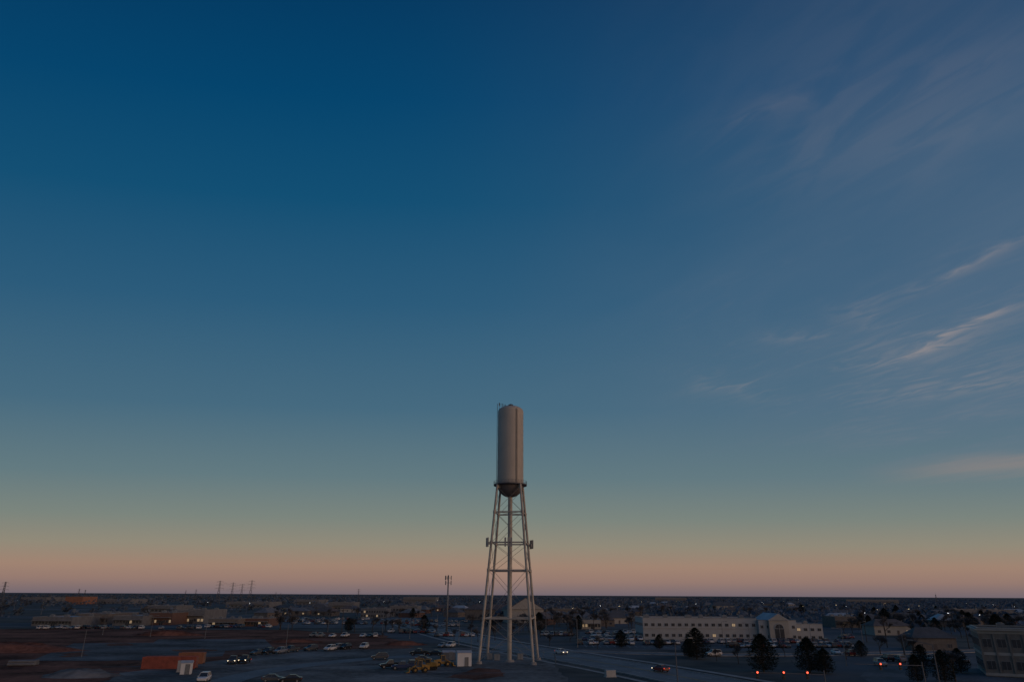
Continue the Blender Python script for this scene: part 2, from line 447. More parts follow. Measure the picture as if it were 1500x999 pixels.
fence([(cx-12,cy-8),(cx-13,cy+14),(cx+13,cy+14),(cx+12,cy-8)],'chain link fence around water tower compound')
# ------------------------------------------------------------ vehicles
def sec(x,zb,zt,hw): return [(x,-hw*.9,zb),(x,-hw,zb+.16),(x,-hw,zt-.14),(x,-hw*.86,zt),(x,hw*.86,zt),(x,hw,zt-.14),(x,hw,zb+.16),(x,hw*.9,zb)]
SP={'sedan':dict(st=[(-2.3,.45,.9,.74),(-2.15,.32,1.0,.86),(-1.2,.22,1.02,.91),(.9,.22,.97,.91),(1.6,.25,.9,.89),(2.15,.32,.76,.82),(2.32,.42,.64,.7)],gb=(-1.85,1.05,.80,.95),gt=(-1.0,.25,.60,1.42),wx=(-1.4,1.42),wr=.33),
 'suv':dict(st=[(-2.35,.5,1.0,.82),(-2.25,.38,1.12,.92),(-1.2,.28,1.12,.96),(1.0,.28,1.1,.96),(1.7,.3,1.04,.94),(2.25,.38,.92,.88),(2.4,.5,.78,.78)],gb=(-2.2,1.15,.87,1.08),gt=(-1.95,.35,.70,1.72),wx=(-1.45,1.5),wr=.38),
 'pickup':dict(st=[(-2.8,.55,.78,.86),(-2.7,.45,.8,.94),(-.75,.38,.8,.97),(-.7,.38,1.12,.98),(1.3,.38,1.12,.98),(2.0,.4,1.08,.96),(2.6,.45,.98,.9),(2.8,.55,.85,.82)],gb=(-.65,1.35,.9,1.1),gt=(-.5,.6,.74,1.82),wx=(-1.75,1.8),wr=.42)}
def frust(mb,gb,gt,mi=0,e=0,lo=0):
    x0,x1,w,z=gb; X0,X1,W,Z=gt
    mb.loft([[(x0-e,-w-e,z-lo),(x1+e,-w-e,z-lo),(x1+e,w+e,z-lo),(x0-e,w+e,z-lo)],[(X0-e,-W-e,Z),(X1+e,-W-e,Z),(X1+e,W+e,Z),(X0-e,W+e,Z)]],mi)
def carparts(k,full=True):
    s=SP[k]; out={}
    b=MB(); b.loft([sec(*q) for q in s['st']])
    if k=='pickup':
        for y in (-.9,.9): b.box((-1.75,y,1.0),(2.0,.1,.42))
        b.box((-2.72,0,1.0),(.1,1.7,.42))
    if k=='suv':
        for y in (-.6,.6): b.tube((-1.6,y,1.8),(0,y,1.8),.03,.03,4)
    for y in (-1,1): b.box((s['gb'][1]-.35,y*(s['st'][3][3]+.1),s['gb'][3]+.05),(.14,.2,.14))
    out['body']=(b,['P'])
    gl=MB(); frust(gl,s['gb'],s['gt']); out['window']=(gl,['glass'])
    rf=MB(); X0,X1,W,Z=s['gt']; x0,x1,w,z=s['gb']
    rf.box(((X0+X1)/2,0,Z+.03),(X1-X0+.06,2*W+.06,.06))
    for y in (-1,1):
        rf.tube((x0,y*w,z),(X0,y*W,Z),.05,.05,4); rf.tube((x1,y*w,z),(X1,y*W,Z),.05,.05,4)
        mx=(X0+X1)/2; rf.tube((mx,y*(w+.01),z),(mx,y*(W+.01),Z),.05,.05,4)
    out['roof']=(rf,['P'])
    wh=[]
    for x in s['wx']:
        for y in (-1,1):
            m=MB(); yy=y*(s['st'][3][3]-.1)
            m.tube((x,yy-.12,s['wr']),(x,yy+.12,s['wr']),s['wr'],s['wr'],16,0); m.tube((x,yy+y*.1,s['wr']),(x,yy+y*.14,s['wr']),s['wr']*.6,s['wr']*.55,10,1); wh.append(m)
    out['wheel']=wh
    f=s['st'][-2]; r_=s['st'][1]
    out['headlight']=[MB().box((f[0]+.05,y*(f[3]-.16),f[2]-.14),(.16,.34,.16)) for y in (-1,1)]
    out['taillight']=[MB().box((r_[0]-.06,y*(r_[3]-.14),r_[2]-.18),(.16,.28,.2)) for y in (-1,1)]
    return out
TPL={}
for k in SP:
    C=thing('parked_car' if k!='pickup' else 'pickup_truck','x','car',(0,0,-50))
    pp=carparts(k)
    for n_ in ('body','window','roof'):
        m,ms=pp[n_]; obj(n_,m.mesh(k+'_'+n_,[PAINTS[0] if q=='P' else q for q in ms]),C)
    for m in pp['wheel']: obj('wheel',m.mesh('wheel',['tyre','rim']),C)
    for m in pp['headlight']: obj('headlight',m.mesh('headlight',['head']),C)
    for m in pp['taillight']: obj('taillight',m.mesh('taillight',['tail']),C)
    family(C); TPL[k]=C
    fm=MB()
    def add(m,base):
        o=len(fm.v); fm.v+=m.v; fm.f+=[[i+o for i in f] for f in m.f]; fm.m+=[base+q for q in m.m]
    add(pp['body'][0],0); add(pp['window'][0],1); add(pp['roof'][0],0)
    for m in pp['wheel']: add(m,2)
    for m in pp['headlight']: add(m,4)
    for m in pp['taillight']: add(m,5)
    TPL[k+'_far']=fm.mesh(k+'_far',[PAINTS[0],'glass','tyre','rim','head','tail'])
LIT={'headlight_lens':M['headon'],'taillight_lens':M['tailon']}
KW={'sedan':'sedan','suv':'sport utility car','pickup':'pickup truck'}
def car(u,v,k,p,head,where,lit=False,z=.12,group='cars parked around the yard'):
    x,y=g(u,v); lab=f"{PN[p]} {KW[k]} {where}"
    return dup(TPL[k],(x,y,z),math.radians(head),lab,1.0,PAINTS[p],group,LIT if lit else None)
NC=[(376,959,'sedan',3,250),(392,958,'suv',2,255),(410,957,'suv',1,250),(426,955,'pickup',3,240),(455,953,'suv',3,235),(483,953,'suv',0,250),(494,951,'suv',1,240),(506,951,'suv',2,245),(533,950,'suv',0,262)]
for c in NC: car(*c,'parked in row on gravel yard')
car(341,972,'pickup',3,280,'with headlights on leaving site',True); car(358,971,'pickup',2,275,'with headlights on leaving site',True)
for c in [(572,979,'pickup',2,200),(590,981,'pickup',5,185),(603,978,'suv',2,100),(614,960,'pickup',2,175),(637,960,'sedan',2,170),(620,969,'sedan',3,5),(556,966,'suv',3,190),(648,948,'sedan',1,250),(660,948,'suv',0,250)]: car(*c,'parked by construction machines')
for c in [(298,999,'suv',0,280),(400,999,'sedan',3,10),(425,1000,'sedan',2,190)]: car(*c,'parked near edge of yard')
car(822,958,'sedan',0,302,'driving on arterial road with headlights on',True,.16,'cars driving on the road')
car(968,984,'sedan',4,118,'braking with lit tail lights on arterial road',True,.16,'cars driving on the road')
car(1046,961,'suv',0,190,'on lot road beside evergreen tree',False,.16,'cars driving on the road')
def farcar(u,v,k=None,p=None,hd=0,lab='parked in distant lot',z=.06):
    k=k or R.choice(['sedan','suv','suv','pickup']); p=R.choice([0,0,0,1,1,1,2,3,3,4,5]) if p is None else p
    x,y=g(u,v)
    o=obj('parked_car' if k!='pickup' else 'pickup_truck',TPL[k+'_far'],None,(x,y,z),math.radians(hd),f"{PN[p]} {KW[k]} {lab}",'car',None,'cars in distant car parks')
    o.material_slots[0].link='OBJECT'; o.material_slots[0].material=PAINTS[p]
for row,(v0,u0,u1,nn) in enumerate([(928,860,940,13),(932,865,935,12),(938,856,950,15),(944,850,1000,20),(942,1015,1235,26),(948,1070,1250,24),(935,1225,1260,5)]):
    for i in range(nn):
        if R.random()<.22: continue
        farcar(u0+(u1-u0)*i/nn+R.uniform(-1,1),v0+R.uniform(-.4,.4),hd=R.choice([88,92,270]),lab='parked in office car park')
for v0,u0,u1,nn in [(911,420,500,20),(914,430,620,34),(917,560,690,20),(911,560,690,18),(908,430,560,18),(909,180,300,12),(919,305,400,14),(921,60,300,26),(927,560,640,12),(933,450,560,12),(932,640,700,8),(931,795,842,7)]:
    for i in range(nn):
        if R.random()<.3: continue
        farcar(u0+(u1-u0)*i/nn+R.uniform(-1,1),v0+R.uniform(-.3,.3),hd=R.choice([80,100,260]),lab='parked in shopping plaza lot')
for u,v in [(1300,968),(1318,969),(1345,966),(1362,967),(1410,970),(1290,975),(1225,958),(1245,960)]: farcar(u,v,hd=R.choice([90,265]),lab='parked beside brick building')
for k in SP: kill(TPL[k])
def excavator(loc,rz,label):
    E=thing('excavator',label,'construction machine',(loc[0],loc[1],.08),rz,'yellow construction machines')
    for y in (-1.1,1.1):
        mb=MB(); pr=[(-1.9,.15),(-1.6,0),(1.6,0),(1.95,.2),(1.95,.6),(1.6,.85),(-1.6,.85),(-1.95,.6)]
        mb.loft([[(x,y-.28,z) for x,z in pr],[(x,y+.28,z) for x,z in pr]]); obj('track',mb.mesh('track',['tyre']),E)
    mb=MB(); mb.tube((0,0,.5),(0,0,1.05),.8,.8,14); mb.loft([[(-2.2,-1.25,1.05),(1.2,-1.25,1.05),(1.2,1.25,1.05),(-2.2,1.25,1.05)],[(-2.1,-1.2,1.9),(1.0,-1.2,1.9),(1.0,1.2,1.9),(-2.1,1.2,1.9)],[(-1.9,-1.1,2.2),(-.3,-1.1,2.2),(-.3,1.1,2.2),(-1.9,1.1,2.2)]]); obj('body',mb.mesh('body',['yellow']),E)
    mb=MB(); mb.box((.55,.75,2.35),(1.3,.85,1.1),1); mb.box((.55,.75,2.95),(1.4,.95,.1)); 
    for x in (-.1,1.2):
        for y in (.33,1.17): mb.box((x,y,2.35),(.09,.09,1.15))
    obj('cab',mb.mesh('cab',['yellow','glass']),E)
    mb=MB(); mb.tube((.9,-.1,1.6),(2.4,-.1,3.0),.25,.22,6); mb.tube((2.4,-.1,3.0),(4.6,-.1,2.7),.22,.17,6); obj('boom',mb.mesh('boom',['yellow']),E)
    mb=MB(); mb.tube((4.3,-.1,3.1),(4.9,-.1,1.2),.17,.13,6); mb.tube((3.2,-.1,3.4),(4.3,-.1,3.15),.08,.08,6); obj('stick',mb.mesh('stick',['yellow']),E)
    mb=MB(); pr=[(4.5,1.4),(5.2,1.3),(5.1,.5),(4.5,.15),(4.1,.5)]; mb.loft([[(x,-.6,z) for x,z in pr],[(x,.4,z) for x,z in pr]]); obj('bucket',mb.mesh('bucket',['darksteel']),E)
    E.scale=(.8,)*3
def loader(loc,rz,label):
    E=thing('wheel_loader',label,'construction machine',(loc[0],loc[1],.08),rz,'yellow construction machines')
    for x in (-1.5,1.4):
        for y in (-1.0,1.0):
            mb=MB(); mb.tube((x,y-.28,.75),(x,y+.28,.75),.75,.75,18); mb.tube((x,y+.29*(1 if y>0 else -1),.75),(x,y+.33*(1 if y>0 else -1),.75),.35,.3,12,1); obj('wheel',mb.mesh('wheel',['tyre','yellow']),E)
    mb=MB(); mb.loft([[(-2.9,-.75,.8),(-2.9,.75,.8),(-2.9,.75,1.9),(-2.9,-.75,1.9)],[(-.6,-.75,.8),(-.6,.75,.8),(-.6,.75,2.2),(-.6,-.75,2.2)]]); mb.box((.9,0,1.1),(3.0,1.0,.7)); obj('body',mb.mesh('body',['yellow']),E)
    mb=MB(); mb.box((.0,0,2.45),(1.3,1.3,1.4),1); mb.box((0,0,3.2),(1.5,1.5,.12))
    for x in (-.64,.64):
        for y in (-.64,.64): mb.box((x,y,2.45),(.1,.1,1.45))
    obj('cab',mb.mesh('cab',['yellow','glass']),E)
    mb=MB()
    for y in (-.45,.45): mb.tube((1.0,y,1.9),(3.2,y,.8),.16,.13,6)
    obj('lift_arm',mb.mesh('arm',['yellow']),E)
    mb=MB(); pr=[(3.1,.15),(4.2,.1),(3.3,.5),(3.2,1.3),(2.95,1.0)]; mb.loft([[(x,-1.35,z) for x,z in pr],[(x,1.35,z) for x,z in pr]]); obj('bucket',mb.mesh('bucket',['yellow']),E)
    E.scale=(.8,)*3
excavator(g(630,981),math.radians(175),'yellow tracked excavator with folded boom on gravel')
loader(g(648,976),math.radians(20),'yellow wheel loader parked beside excavator')
loader(g(614,985),math.radians(200),'yellow wheel loader with lowered bucket on gravel')
def container(loc,rz,m,L,label):
    C=thing('shipping_container',label,'container',(loc[0],loc[1],.1),rz)
    mb=MB(); mb.box((0,0,1.35),(L-.1,2.34,2.4))
    nr=int(L/.28)
    for i in range(nr):
        x=-L/2+.2+i*(L-.4)/(nr-1)
        for y in (-1,1): mb.box((x,y*1.19,1.35),(.13,.05,2.3))
    for y in (-1,1):
        for z in (.08,2.58): mb.box((0,y*1.18,z),(L,.12,.14))
    for x in (-1,1):
        for y in (-1,1): mb.box((x*(L/2-.06),y*1.18,1.33),(.12,.14,2.36))
    obj('body',mb.mesh('body',[m]),C)
    mb=MB()
    for y in (-.57,.57): mb.box((L/2+.0,y,1.33),(.08,1.1,2.3))
    D=obj('door',mb.mesh('door',[m]),C)
    mb=MB()
    for y in (-.75,-.35,.35,.75): mb.tube((L/2+.08,y,.2),(L/2+.08,y,2.4),.03,.03,5)
    obj('locking_bar',mb.mesh('bar',['grey']),D)
container(g(248,979),math.radians(8),'cont',12.2,'long rust red shipping container on gravel yard')
container(g(280,972),math.radians(8),'orange',6.1,'short faded orange container behind long one')
shed(g(272,987),math.radians(15),2.2,2.0,2.3,'small white site hut in front of container',wm='shedw',name='site_hut')
cabinet(g(263,984),.3,1.2,1.2,2.2,'white portable toilet cabin by container','white')
mb=MB()
for i in range(5):
    mb.tube((-3,i*.65,.33),(3,i*.65,.33),.32,.32,10)
for i in range(4): mb.tube((-3,.33+i*.65,.88),(3,.33+i*.65,.88),.32,.32,10)
obj('pipe_stack',mb.mesh('pipe_stack',['bgrey']),None,(*g(30,975),.05),.2,'stack of grey concrete pipes on red dirt','pipes')
# ------------------------------------------------------------ buildings
def winmesh(w,h,lit=False):
    mb=MB(); mb.box((0,0,0),(w,.10,h),0); mb.box((0,-.06,0),(w-.16,.06,h-.16),1); mb.box((0,-.10,0),(.06,.04,h-.16),0)
    return mb.mesh('window_mesh',['frame','lit' if lit else 'glass'])
def block(P,x0,y0,w,d,h,wall,roof,rows=1,wn=6,ww=2,wh=1.4,lit=.1,side=True,hvac=2,band=None,door=True,z0=1.7,sidew=True):
    mb=MB(); t=.35
    mb.box((x0+w/2,y0+t/2,h/2),(w,t,h)); mb.box((x0+w/2,y0+d-t/2,h/2),(w,t,h))
    mb.box((x0+t/2,y0+d/2,h/2),(t,d-2*t,h)); mb.box((x0+w-t/2,y0+d/2,h/2),(t,d-2*t,h))
    obj('wall',mb.mesh('wall',[wall]),P)
    obj('roof',MB().box((x0+w/2,y0+d/2,h-.45),(w-2*t,d-2*t,.3)).mesh('roof',[roof]),P)
    mb=MB(); c=.16
    mb.box((x0+w/2,y0+t/2-.03,h+c/2+.002),(w+.2,t+.15,c)); mb.box((x0+w/2,y0+d-t/2+.03,h+c/2+.002),(w+.2,t+.15,c))
    mb.box((x0+t/2-.03,y0+d/2,h+c/2+.002),(t+.12,d-2*t-.1,c)); mb.box((x0+w-t/2+.03,y0+d/2,h+c/2+.002),(t+.12,d-2*t-.1,c))
    obj('parapet_coping',mb.mesh('coping',[band or 'frame']),P)
    fh=(h-.8)/rows; me=winmesh(ww,wh); ml=winmesh(ww,wh,True)
    for rr in range(rows):
        for i in range(wn):
            x=x0+w*(i+.5)/wn; z=z0+rr*fh
            if door and rr==0 and i==wn//2: continue
            obj('window',ml if R.random()<lit else me,P,(x,y0-.03,z))
        if sidew:
            ns=max(1,int(wn*d/w))
            for i in range(ns):
                y=y0+d*(i+.5)/ns
                obj('window',ml if R.random()<lit else me,P,(x0-.03,y,z0+rr*fh),-math.pi/2)
                obj('window',me,P,(x0+w+.03,y,z0+rr*fh),math.pi/2)
    if door:
        x=x0+w*(wn//2+.5)/wn
        D=obj('door',MB().box((x,y0-.04,1.15),(1.9,.1,2.3)).box((x,y0-.10,1.15),(.08,.06,2.2),1).mesh('door',['glass','frame']),P)
        obj('handle',MB().box((x+.12,y0-.14,1.1),(.04,.05,.4)).mesh('handle',['rim']),D)
    for i in range(hvac):
        x=x0+w*(i+.5+R.uniform(-.2,.2))/hvac; y=y0+d*R.uniform(.35,.7)
        obj('rooftop_unit',MB().box((x,y,h-.3+.65),(R.uniform(1.6,2.6),1.7,1.3)).tube((x,y,h+1.0),(x,y,h+1.15),.5,.5,10).mesh('hvac',['grey']),P)
ox,oy=g(943,938.5); O=thing('office_building','long two storey white office building with arched entrance gable','office building',(ox,oy,0),math.radians(-1.0))
L1=g(1098,937)[0]-ox
block(O,0,0,L1,20,8.6,'white','roofw',2,17,1.4,1.15,.02,hvac=6,z0=2.2)
obj('string_course',MB().box((L1/2,-.06,4.7),(L1+.1,.12,.3)).mesh('course',['cream']),O)
L2=15
block(O,L1+.01,-2,L2,22,8.0,'white','roofw',2,6,1.1,1.15,.05,hvac=0,z0=2.0,sidew=False,door=False)
hx=L1+L2/2; G=3.8
obj('entrance_bay',MB().box((hx,-2.8,4.0),(2*G,1.6,8.0)).mesh('entrance_bay',['cream']),O)
mb=MB(); mb.loft([[(hx-G-.5,-4.0,8.05),(hx+G+.5,-4.0,8.05),(hx,-4.0,10.6)],[(hx-G-.5,14,8.05),(hx+G+.5,14,8.05),(hx,14,10.6)]]); obj('gable_roof',mb.mesh('gable',['roofw']),O)
mb=MB(); mb.face([(hx-G+.4,-4.03,8.25),(hx+G-.4,-4.03,8.25),(hx,-4.03,10.2)]); obj('gable_end',mb.mesh('gable_end',['cream']),O)
AR=1.8
mb=MB(); pts=[(hx+AR*math.cos(t),-3.66,5.0+AR*math.sin(t)) for t in [math.pi*k/14 for k in range(15)]]; mb.face([(p[0],p[1],p[2]) for p in pts][::-1]); 
mb.face([(hx-AR,-3.66,.3),(hx+AR,-3.66,.3),(hx+AR,-3.66,4.98),(hx-AR,-3.66,4.98)])
for k in range(14):
    mb.tube(pts[k],pts[k+1],.16,.16,6,1)
mb.tube((hx,-3.7,.3),(hx,-3.7,6.7),.07,.07,4,1); mb.tube((hx-AR,-3.7,5.0),(hx+AR,-3.7,5.0),.1,.1,4,1)
obj('arched_window',mb.mesh('arch',['glass','white']),O)
block(O,L1+L2+.02,0,11,16,6.6,'white','roofw',2,4,1.4,1.1,.03,hvac=1,z0=1.7,door=False,sidew=False)
bx,by=g(1446,990); B=thing('corner_office_building','two storey tan office building with cream bands','office building',(bx,by,0),math.radians(-28))
block(B,0,0,34,20,10.2,'sandst','roofd',2,12,1.8,1.9,.02,hvac=3,band='cream',z0=2.4)
for z in (.5,4.8,9.6): obj('cream_band',MB().box((17,-.07,z),(34.3,.14,.6 if z<9 else 1.0)).box((-.07,10,z),(.14,19.9,.6 if z<9 else 1.0)).mesh('band',['cream']),B)
obj('cornice',MB().box((17,-.45,9.95),(35.4,.6,.35)).box((-.45,10.2,9.95),(.6,19.6,.35)).mesh('cornice',['cream']),B)
for i in range(13): obj('pilaster',MB().box((i*2.82+.1,-.16,4.9),(.4,.22,8.2)).mesh('pil',['sandst']),B)
def house(u,v,w,d,h,rh,rz,wall,roof,label,cat='house',lit=.2,name='house',gable=False):
    x,y=g(u,v); P=thing(name,label,cat,(x,y,0),math.radians(rz))
    obj('wall',MB().box((0,d/2,h/2),(w,d,h)).mesh('wall',[wall]),P)
    e=.6; mb=MB()
    if gable:
        mb.loft([[(-w/2-e,-e,h+.02),(w/2+e,-e,h+.02),(0,-e,h+rh)],[(-w/2-e,d+e,h+.02),(w/2+e,d+e,h+.02),(0,d+e,h+rh)]])
        obj('gable_end',MB().face([(-w/2+.5,-e-.03,h+.25),(w/2-.5,-e-.03,h+.25),(0,-e-.03,h+rh-.5)]).mesh('gable_end',[wall]),P)
    else: mb.loft([[(-w/2-e,-e,h+.02),(w/2+e,-e,h+.02),(w/2+e,d+e,h+.02),(-w/2-e,d+e,h+.02)],[(-w/2+d*.35,d/2-.1,h+rh),(w/2-d*.35,d/2-.1,h+rh),(w/2-d*.35,d/2+.1,h+rh),(-w/2+d*.35,d/2+.1,h+rh)]])
    obj('roof',mb.mesh('roof',[roof]),P)
    me=winmesh(1.5,1.3); ml=winmesh(1.5,1.3,True); k=max(2,int(w/4))
    for i in range(k):
        if i==k//2: continue
        obj('window',ml if R.random()<lit else me,P,(-w/2+w*(i+.5)/k,-.03,1.6))
    obj('door',MB().box((-w/2+w*(k//2+.5)/k,-.05,1.05),(1.1,.1,2.1)).mesh('door',['roofb']),P)
    return P
house(1372,953,14,10,4,3.2,-5,'tan','roofd','low tan building with dark hipped roof')
house(1310,930,18,12,4,3,0,'cream','roofb','single storey building with brown hipped roof')
def store(u0,u1,v,d,h,wall,roof,label,n=8,lit=.3,rows=1,rz=0,cat='shop building',ww=2.2,hv=3):
    a=g(u0,v); b=g(u1,v); w=b[0]-a[0]
    P=thing('store_building',label,cat,(a[0],a[1],0),math.radians(rz))
    block(P,0,0,w,d,h,wall,roof,rows,n,min(ww,w/n*.7),1.6,lit,hvac=hv,z0=1.7 if rows>1 else min(2,h*.4),sidew=False)
    if cat=='shop building' and rows==1:
        obj('canopy',MB().box((w/2,-1.0,h*.62),(w*.96,1.9,.25)).mesh('canopy',['frame']),P)
    return P
store(45,108,917,34,4.6,'bgrey','roofw','grey shopping plaza block with pale roof',12,.08)
store(112,160,914,34,5.6,'tan','roofw','tan shopping plaza block with pale roof',9,.1)
store(164,210,916,34,5.0,'bgrey','roofw','grey shopping plaza block with lit shopfronts',9,.12)
store(216,252,915,34,6.4,'brick','roofw','brick shopping plaza block with pale roof',8,.14)
store(256,300,913,34,7.4,'bgrey','roofd','tall grey shopping plaza block with dark roof',8,.14)
store(304,350,918,18,4.0,'tan','roofw','low tan shop unit with pale flat roof',8,.12)
store(356,394,917,18,4.0,'brick','roofw','low brick shop unit with pale roof',7,.12)
store(94,126,884.5,40,11,'orange','roofd','large orange warehouse standing on distant plain',6,.0,cat='warehouse',hv=0)
store(136,200,884,60,7,'bgrey','roofw','long pale warehouse on distant plain',8,.0,cat='warehouse',hv=0)
store(30,80,881,60,8,'bgrey','roofw','long grey warehouse on distant plain',8,.0,cat='warehouse',hv=0)
store(205,262,897,36,6,'bgrey','roofw','low grey commercial block beyond plaza',10,.03)
store(330,400,890,50,7,'bgrey','roofw','long grey commercial block beyond plaza',10,.02)
store(528,566,905,24,6.5,'bgrey','roofw','pale two storey commercial block among bare trees',10,.04,2)
store(570,612,903,24,8,'bgrey','roofw','grey flat roofed commercial block',9,.04,2)
store(480,520,893,30,8,'bgrey','roofw','grey warehouse among distant trees',8,.0)
store(800,850,903,20,6,'tan','roofw','low tan commercial building behind trees',9,.1)
store(852,880,921,18,4.5,'cream','roofw','small cream shop beside car park',6,.1)
store(1225,1262,919,18,6,'tan','roofw','tan commercial block among trees',8,.1)
store(1400,1480,905,30,7,'bgrey','roofw','grey commercial block among trees',12,.08)
store(590,640,884,60,12,'bgrey','roofw','large grey block on distant plain',6,0,hv=0)
store(1240,1300,884,60,10,'bgrey','roofw','long grey block among far woodland',6,0,hv=0)
store(960,1000,881,80,12,'bgrey','roofw','grey block among far woodland',6,0,hv=0)
store(430,470,886,60,8,'bgrey','roofw','pale grey warehouse on distant plain',6,0,hv=0)
house(770,912,24,30,8,7.5,8,'cream','roofb','pale church hall with steep brown gabled roof',cat='church',name='church_building',gable=True)
house(722,908,40,16,7,3.5,0,'tan','roofb','long tan building with brown hipped roof')
house(1060,895,26,14,6,4,0,'cream','roofd','cream building with dark hipped roof among trees')
for i in range(70):
    if i<48: u=R.uniform(800,1495); v=R.uniform(886,918)
    else: u=R.uniform(400,700); v=R.uniform(887,906)
    if 930<u<1225: v=R.uniform(886,901)
    house(u,v,R.uniform(14,22),R.uniform(10,13),3.4,R.uniform(2.4,3.8),R.choice([-20,0,15,70]),R.choice(['brick','tan','cream']),R.choice(['roofb','roofd','bgrey','roofw']),R.choice(['brick house with pitched roof among bare trees','single storey suburban house among bare trees']),lit=.1)
# ------------------------------------------------------------ trees
def ever(seed,h=9,w=3.6):
    rr=random.Random(seed); T_=MB(); T_.tube((0,0,-.1),(0,0,h*.85),.22,.04,8)
    C=MB()
    lob=[(rr.uniform(0,6.28),rr.uniform(.05,.95),rr.uniform(.66,1.25)) for _ in range(20)]
    for i in range(3600):
        t=rr.random()**.9; z=h*(.06+.94*t); rad=w*min(1,(1-t)*1.9)**.75*(.62+.38*min(1,t*5))
        a=rr.uniform(0,6.283)
        k=1
        for la,lt,ls in lob:
            da=abs((a-la+3.14159)%6.28318-3.14159)
            if da<.55 and abs(t-lt)<.13: k=ls
        q=rad*k*(rr.random()**.4)*rr.uniform(.8,1.08)
        c=Vector((q*math.cos(a),q*math.sin(a),z)); s=rr.uniform(.14,.36)
        d=Vector((math.cos(a),math.sin(a),rr.uniform(-.2,.9))).normalized(); e=d.cross(Vector((rr.uniform(-1,1),rr.uniform(-1,1),1))).normalized()
        C.face([c-e*s*.6,c+d*s*.4-e*s*.2,c+d*s*1.5,c+e*s*.7])
        if rr.random()<.2:
            T_.tube((0,0,z*.9),tuple(c*.9),.03,.01,3,cap=False)
    return T_.mesh('trunk',['bark']),C.mesh('crown',['ever'])
def bare(seed,h=10):
    rr=random.Random(seed); T_=MB(); C=MB()
    def br(p,d,L,r,lv):
        q=p+d*L; T_.tube(p,q,r,r*.65,6 if lv==0 else 3,cap=False)
        if lv>=4:
            return
        k=rr.choice([3,4]) if lv<3 else 4
        for i in range(k):
            n_=(d+Vector((rr.uniform(-1,1),rr.uniform(-1,1),rr.uniform(-.2,.6)))*.75).normalized()
            st=p+d*L*(rr.uniform(.55,1) if i else 1)
            if lv>=2:
                for _ in range(3):
                    a=st+n_*rr.uniform(0,L*.6); e=(n_+Vector((rr.uniform(-1,1),rr.uniform(-1,1),rr.uniform(-.6,1)))*.8).normalized()
                    s=rr.uniform(.5,1.3)*h/10; o=e.orthogonal().normalized()*.035*h/10
                    C.face([a-o,a+o,a+e*s]); 
                    e2=(e+Vector((rr.uniform(-1,1),rr.uniform(-1,1),rr.uniform(-1,1)))*.7).normalized(); b_=a+e*s*.5
                    C.face([b_-o,b_+o,b_+e2*s*.7])
            br(st,n_,L*rr.uniform(.6,.8),r*.55,lv+1)
    br(Vector((0,0,-.1)),Vector((rr.uniform(-.05,.05),rr.uniform(-.05,.05),1)).normalized(),h*.28,h*.022,0)
    return T_.mesh('trunk',['bark']),C.mesh('crown',['twig'])
EV=[ever(i,9,3.7) for i in range(3)]; BA=[bare(10+i,10) for i in range(4)]
def tree(kind,x,y,s,label,group,sw=1):
    me=R.choice(EV if kind=='e' else BA)
    o=thing('evergreen_tree' if kind=='e' else 'bare_tree',label,'tree',(x,y,0),R.uniform(0,6.28),group)
    o.scale=(s*sw,s*sw,s)
    obj('trunk',me[0],o); obj('crown',me[1],o)
for u,v,s,sw in [(1021,965,.92,1.1),(1119,984,.93,1.1),(1187,985,.85,1.15),(1210,986,.6,1.15),(910,948,.62,1.2),(966,950,.5,1.1),(1385,999,.7,1.0),(1352,978,.6,1.2),(1345,999,.6,1.0),(1262,961,.5,1.2),(1408,985,.6,1.1),(1010,962,.6,1.1)]:
    x,y=g(u,v); tree('e',x,y,s,'dark dense evergreen tree on grass verge','evergreen trees near the road',sw)
for u,v,s in [(1082,972,.55),(1050,968,.4),(1240,965,.6),(1290,958,.7),(1325,960,.8),(1150,962,.5),(875,950,.5),(805,946,.5),(835,940,.55),(560,938,.4),(700,940,.6),(725,938,.7),(780,942,.65),(665,938,.55),(640,930,.6),(1480,958,1),(1430,955,.9),(690,930,.6),(750,932,.6),(1340,965,.8),(1400,998,.8)]:
    x,y=g(u,v); tree('b',x,y,s*1.1,'small leafless tree beside the road','leafless trees')
cnt=0
while cnt<250:
    if R.random()<.75:
        u=R.uniform(790,1500); v=898+R.random()**1.2*36
        if 930<u<1235 and v>903: continue
        if 845<u<940 and v>922: continue
        s=R.uniform(.7,1.2)
    else:
        u=R.uniform(400,790); v=902+R.random()*24
        if 410<u<690 and 907<v<922: continue
        s=R.uniform(.6,1.0)
    x,y=g(u,v); tree('b' if R.random()<.88 else 'e',x,y,s*(1 if R.random()<.85 else .8),'leafless tree in suburban woodland','leafless trees'); cnt+=1
mb=MB(); rr=random.Random(3)
def clump(x,y,h,w,n):
    for i in range(n):
        a=rr.uniform(0,6.28); q=w*rr.random()**.5; z=h*rr.uniform(.15,1)*(1-.35*(q/w)**2)
        c=Vector((x+q*math.cos(a),y+q*math.sin(a),z)); s=w*rr.uniform(.22,.42)
        d=Vector((rr.uniform(-1,1),rr.uniform(-1,1),rr.uniform(-.3,1))).normalized(); e=d.orthogonal().normalized()
        mb.face([c-e*s-d*s*.5,c+e*s*.9-d*s*.6,c+e*s*.5+d*s*.7,c-e*s*.4+d*s])
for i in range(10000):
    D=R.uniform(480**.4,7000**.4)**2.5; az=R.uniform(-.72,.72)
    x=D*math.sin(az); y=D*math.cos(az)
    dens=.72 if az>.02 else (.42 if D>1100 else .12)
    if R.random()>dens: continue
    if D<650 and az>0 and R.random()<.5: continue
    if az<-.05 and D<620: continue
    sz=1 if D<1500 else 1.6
    clump(x,y,R.uniform(5,9)*(1 if D<2500 else 1.1),R.uniform(3,5.5)*sz,16 if D<1500 else 8)
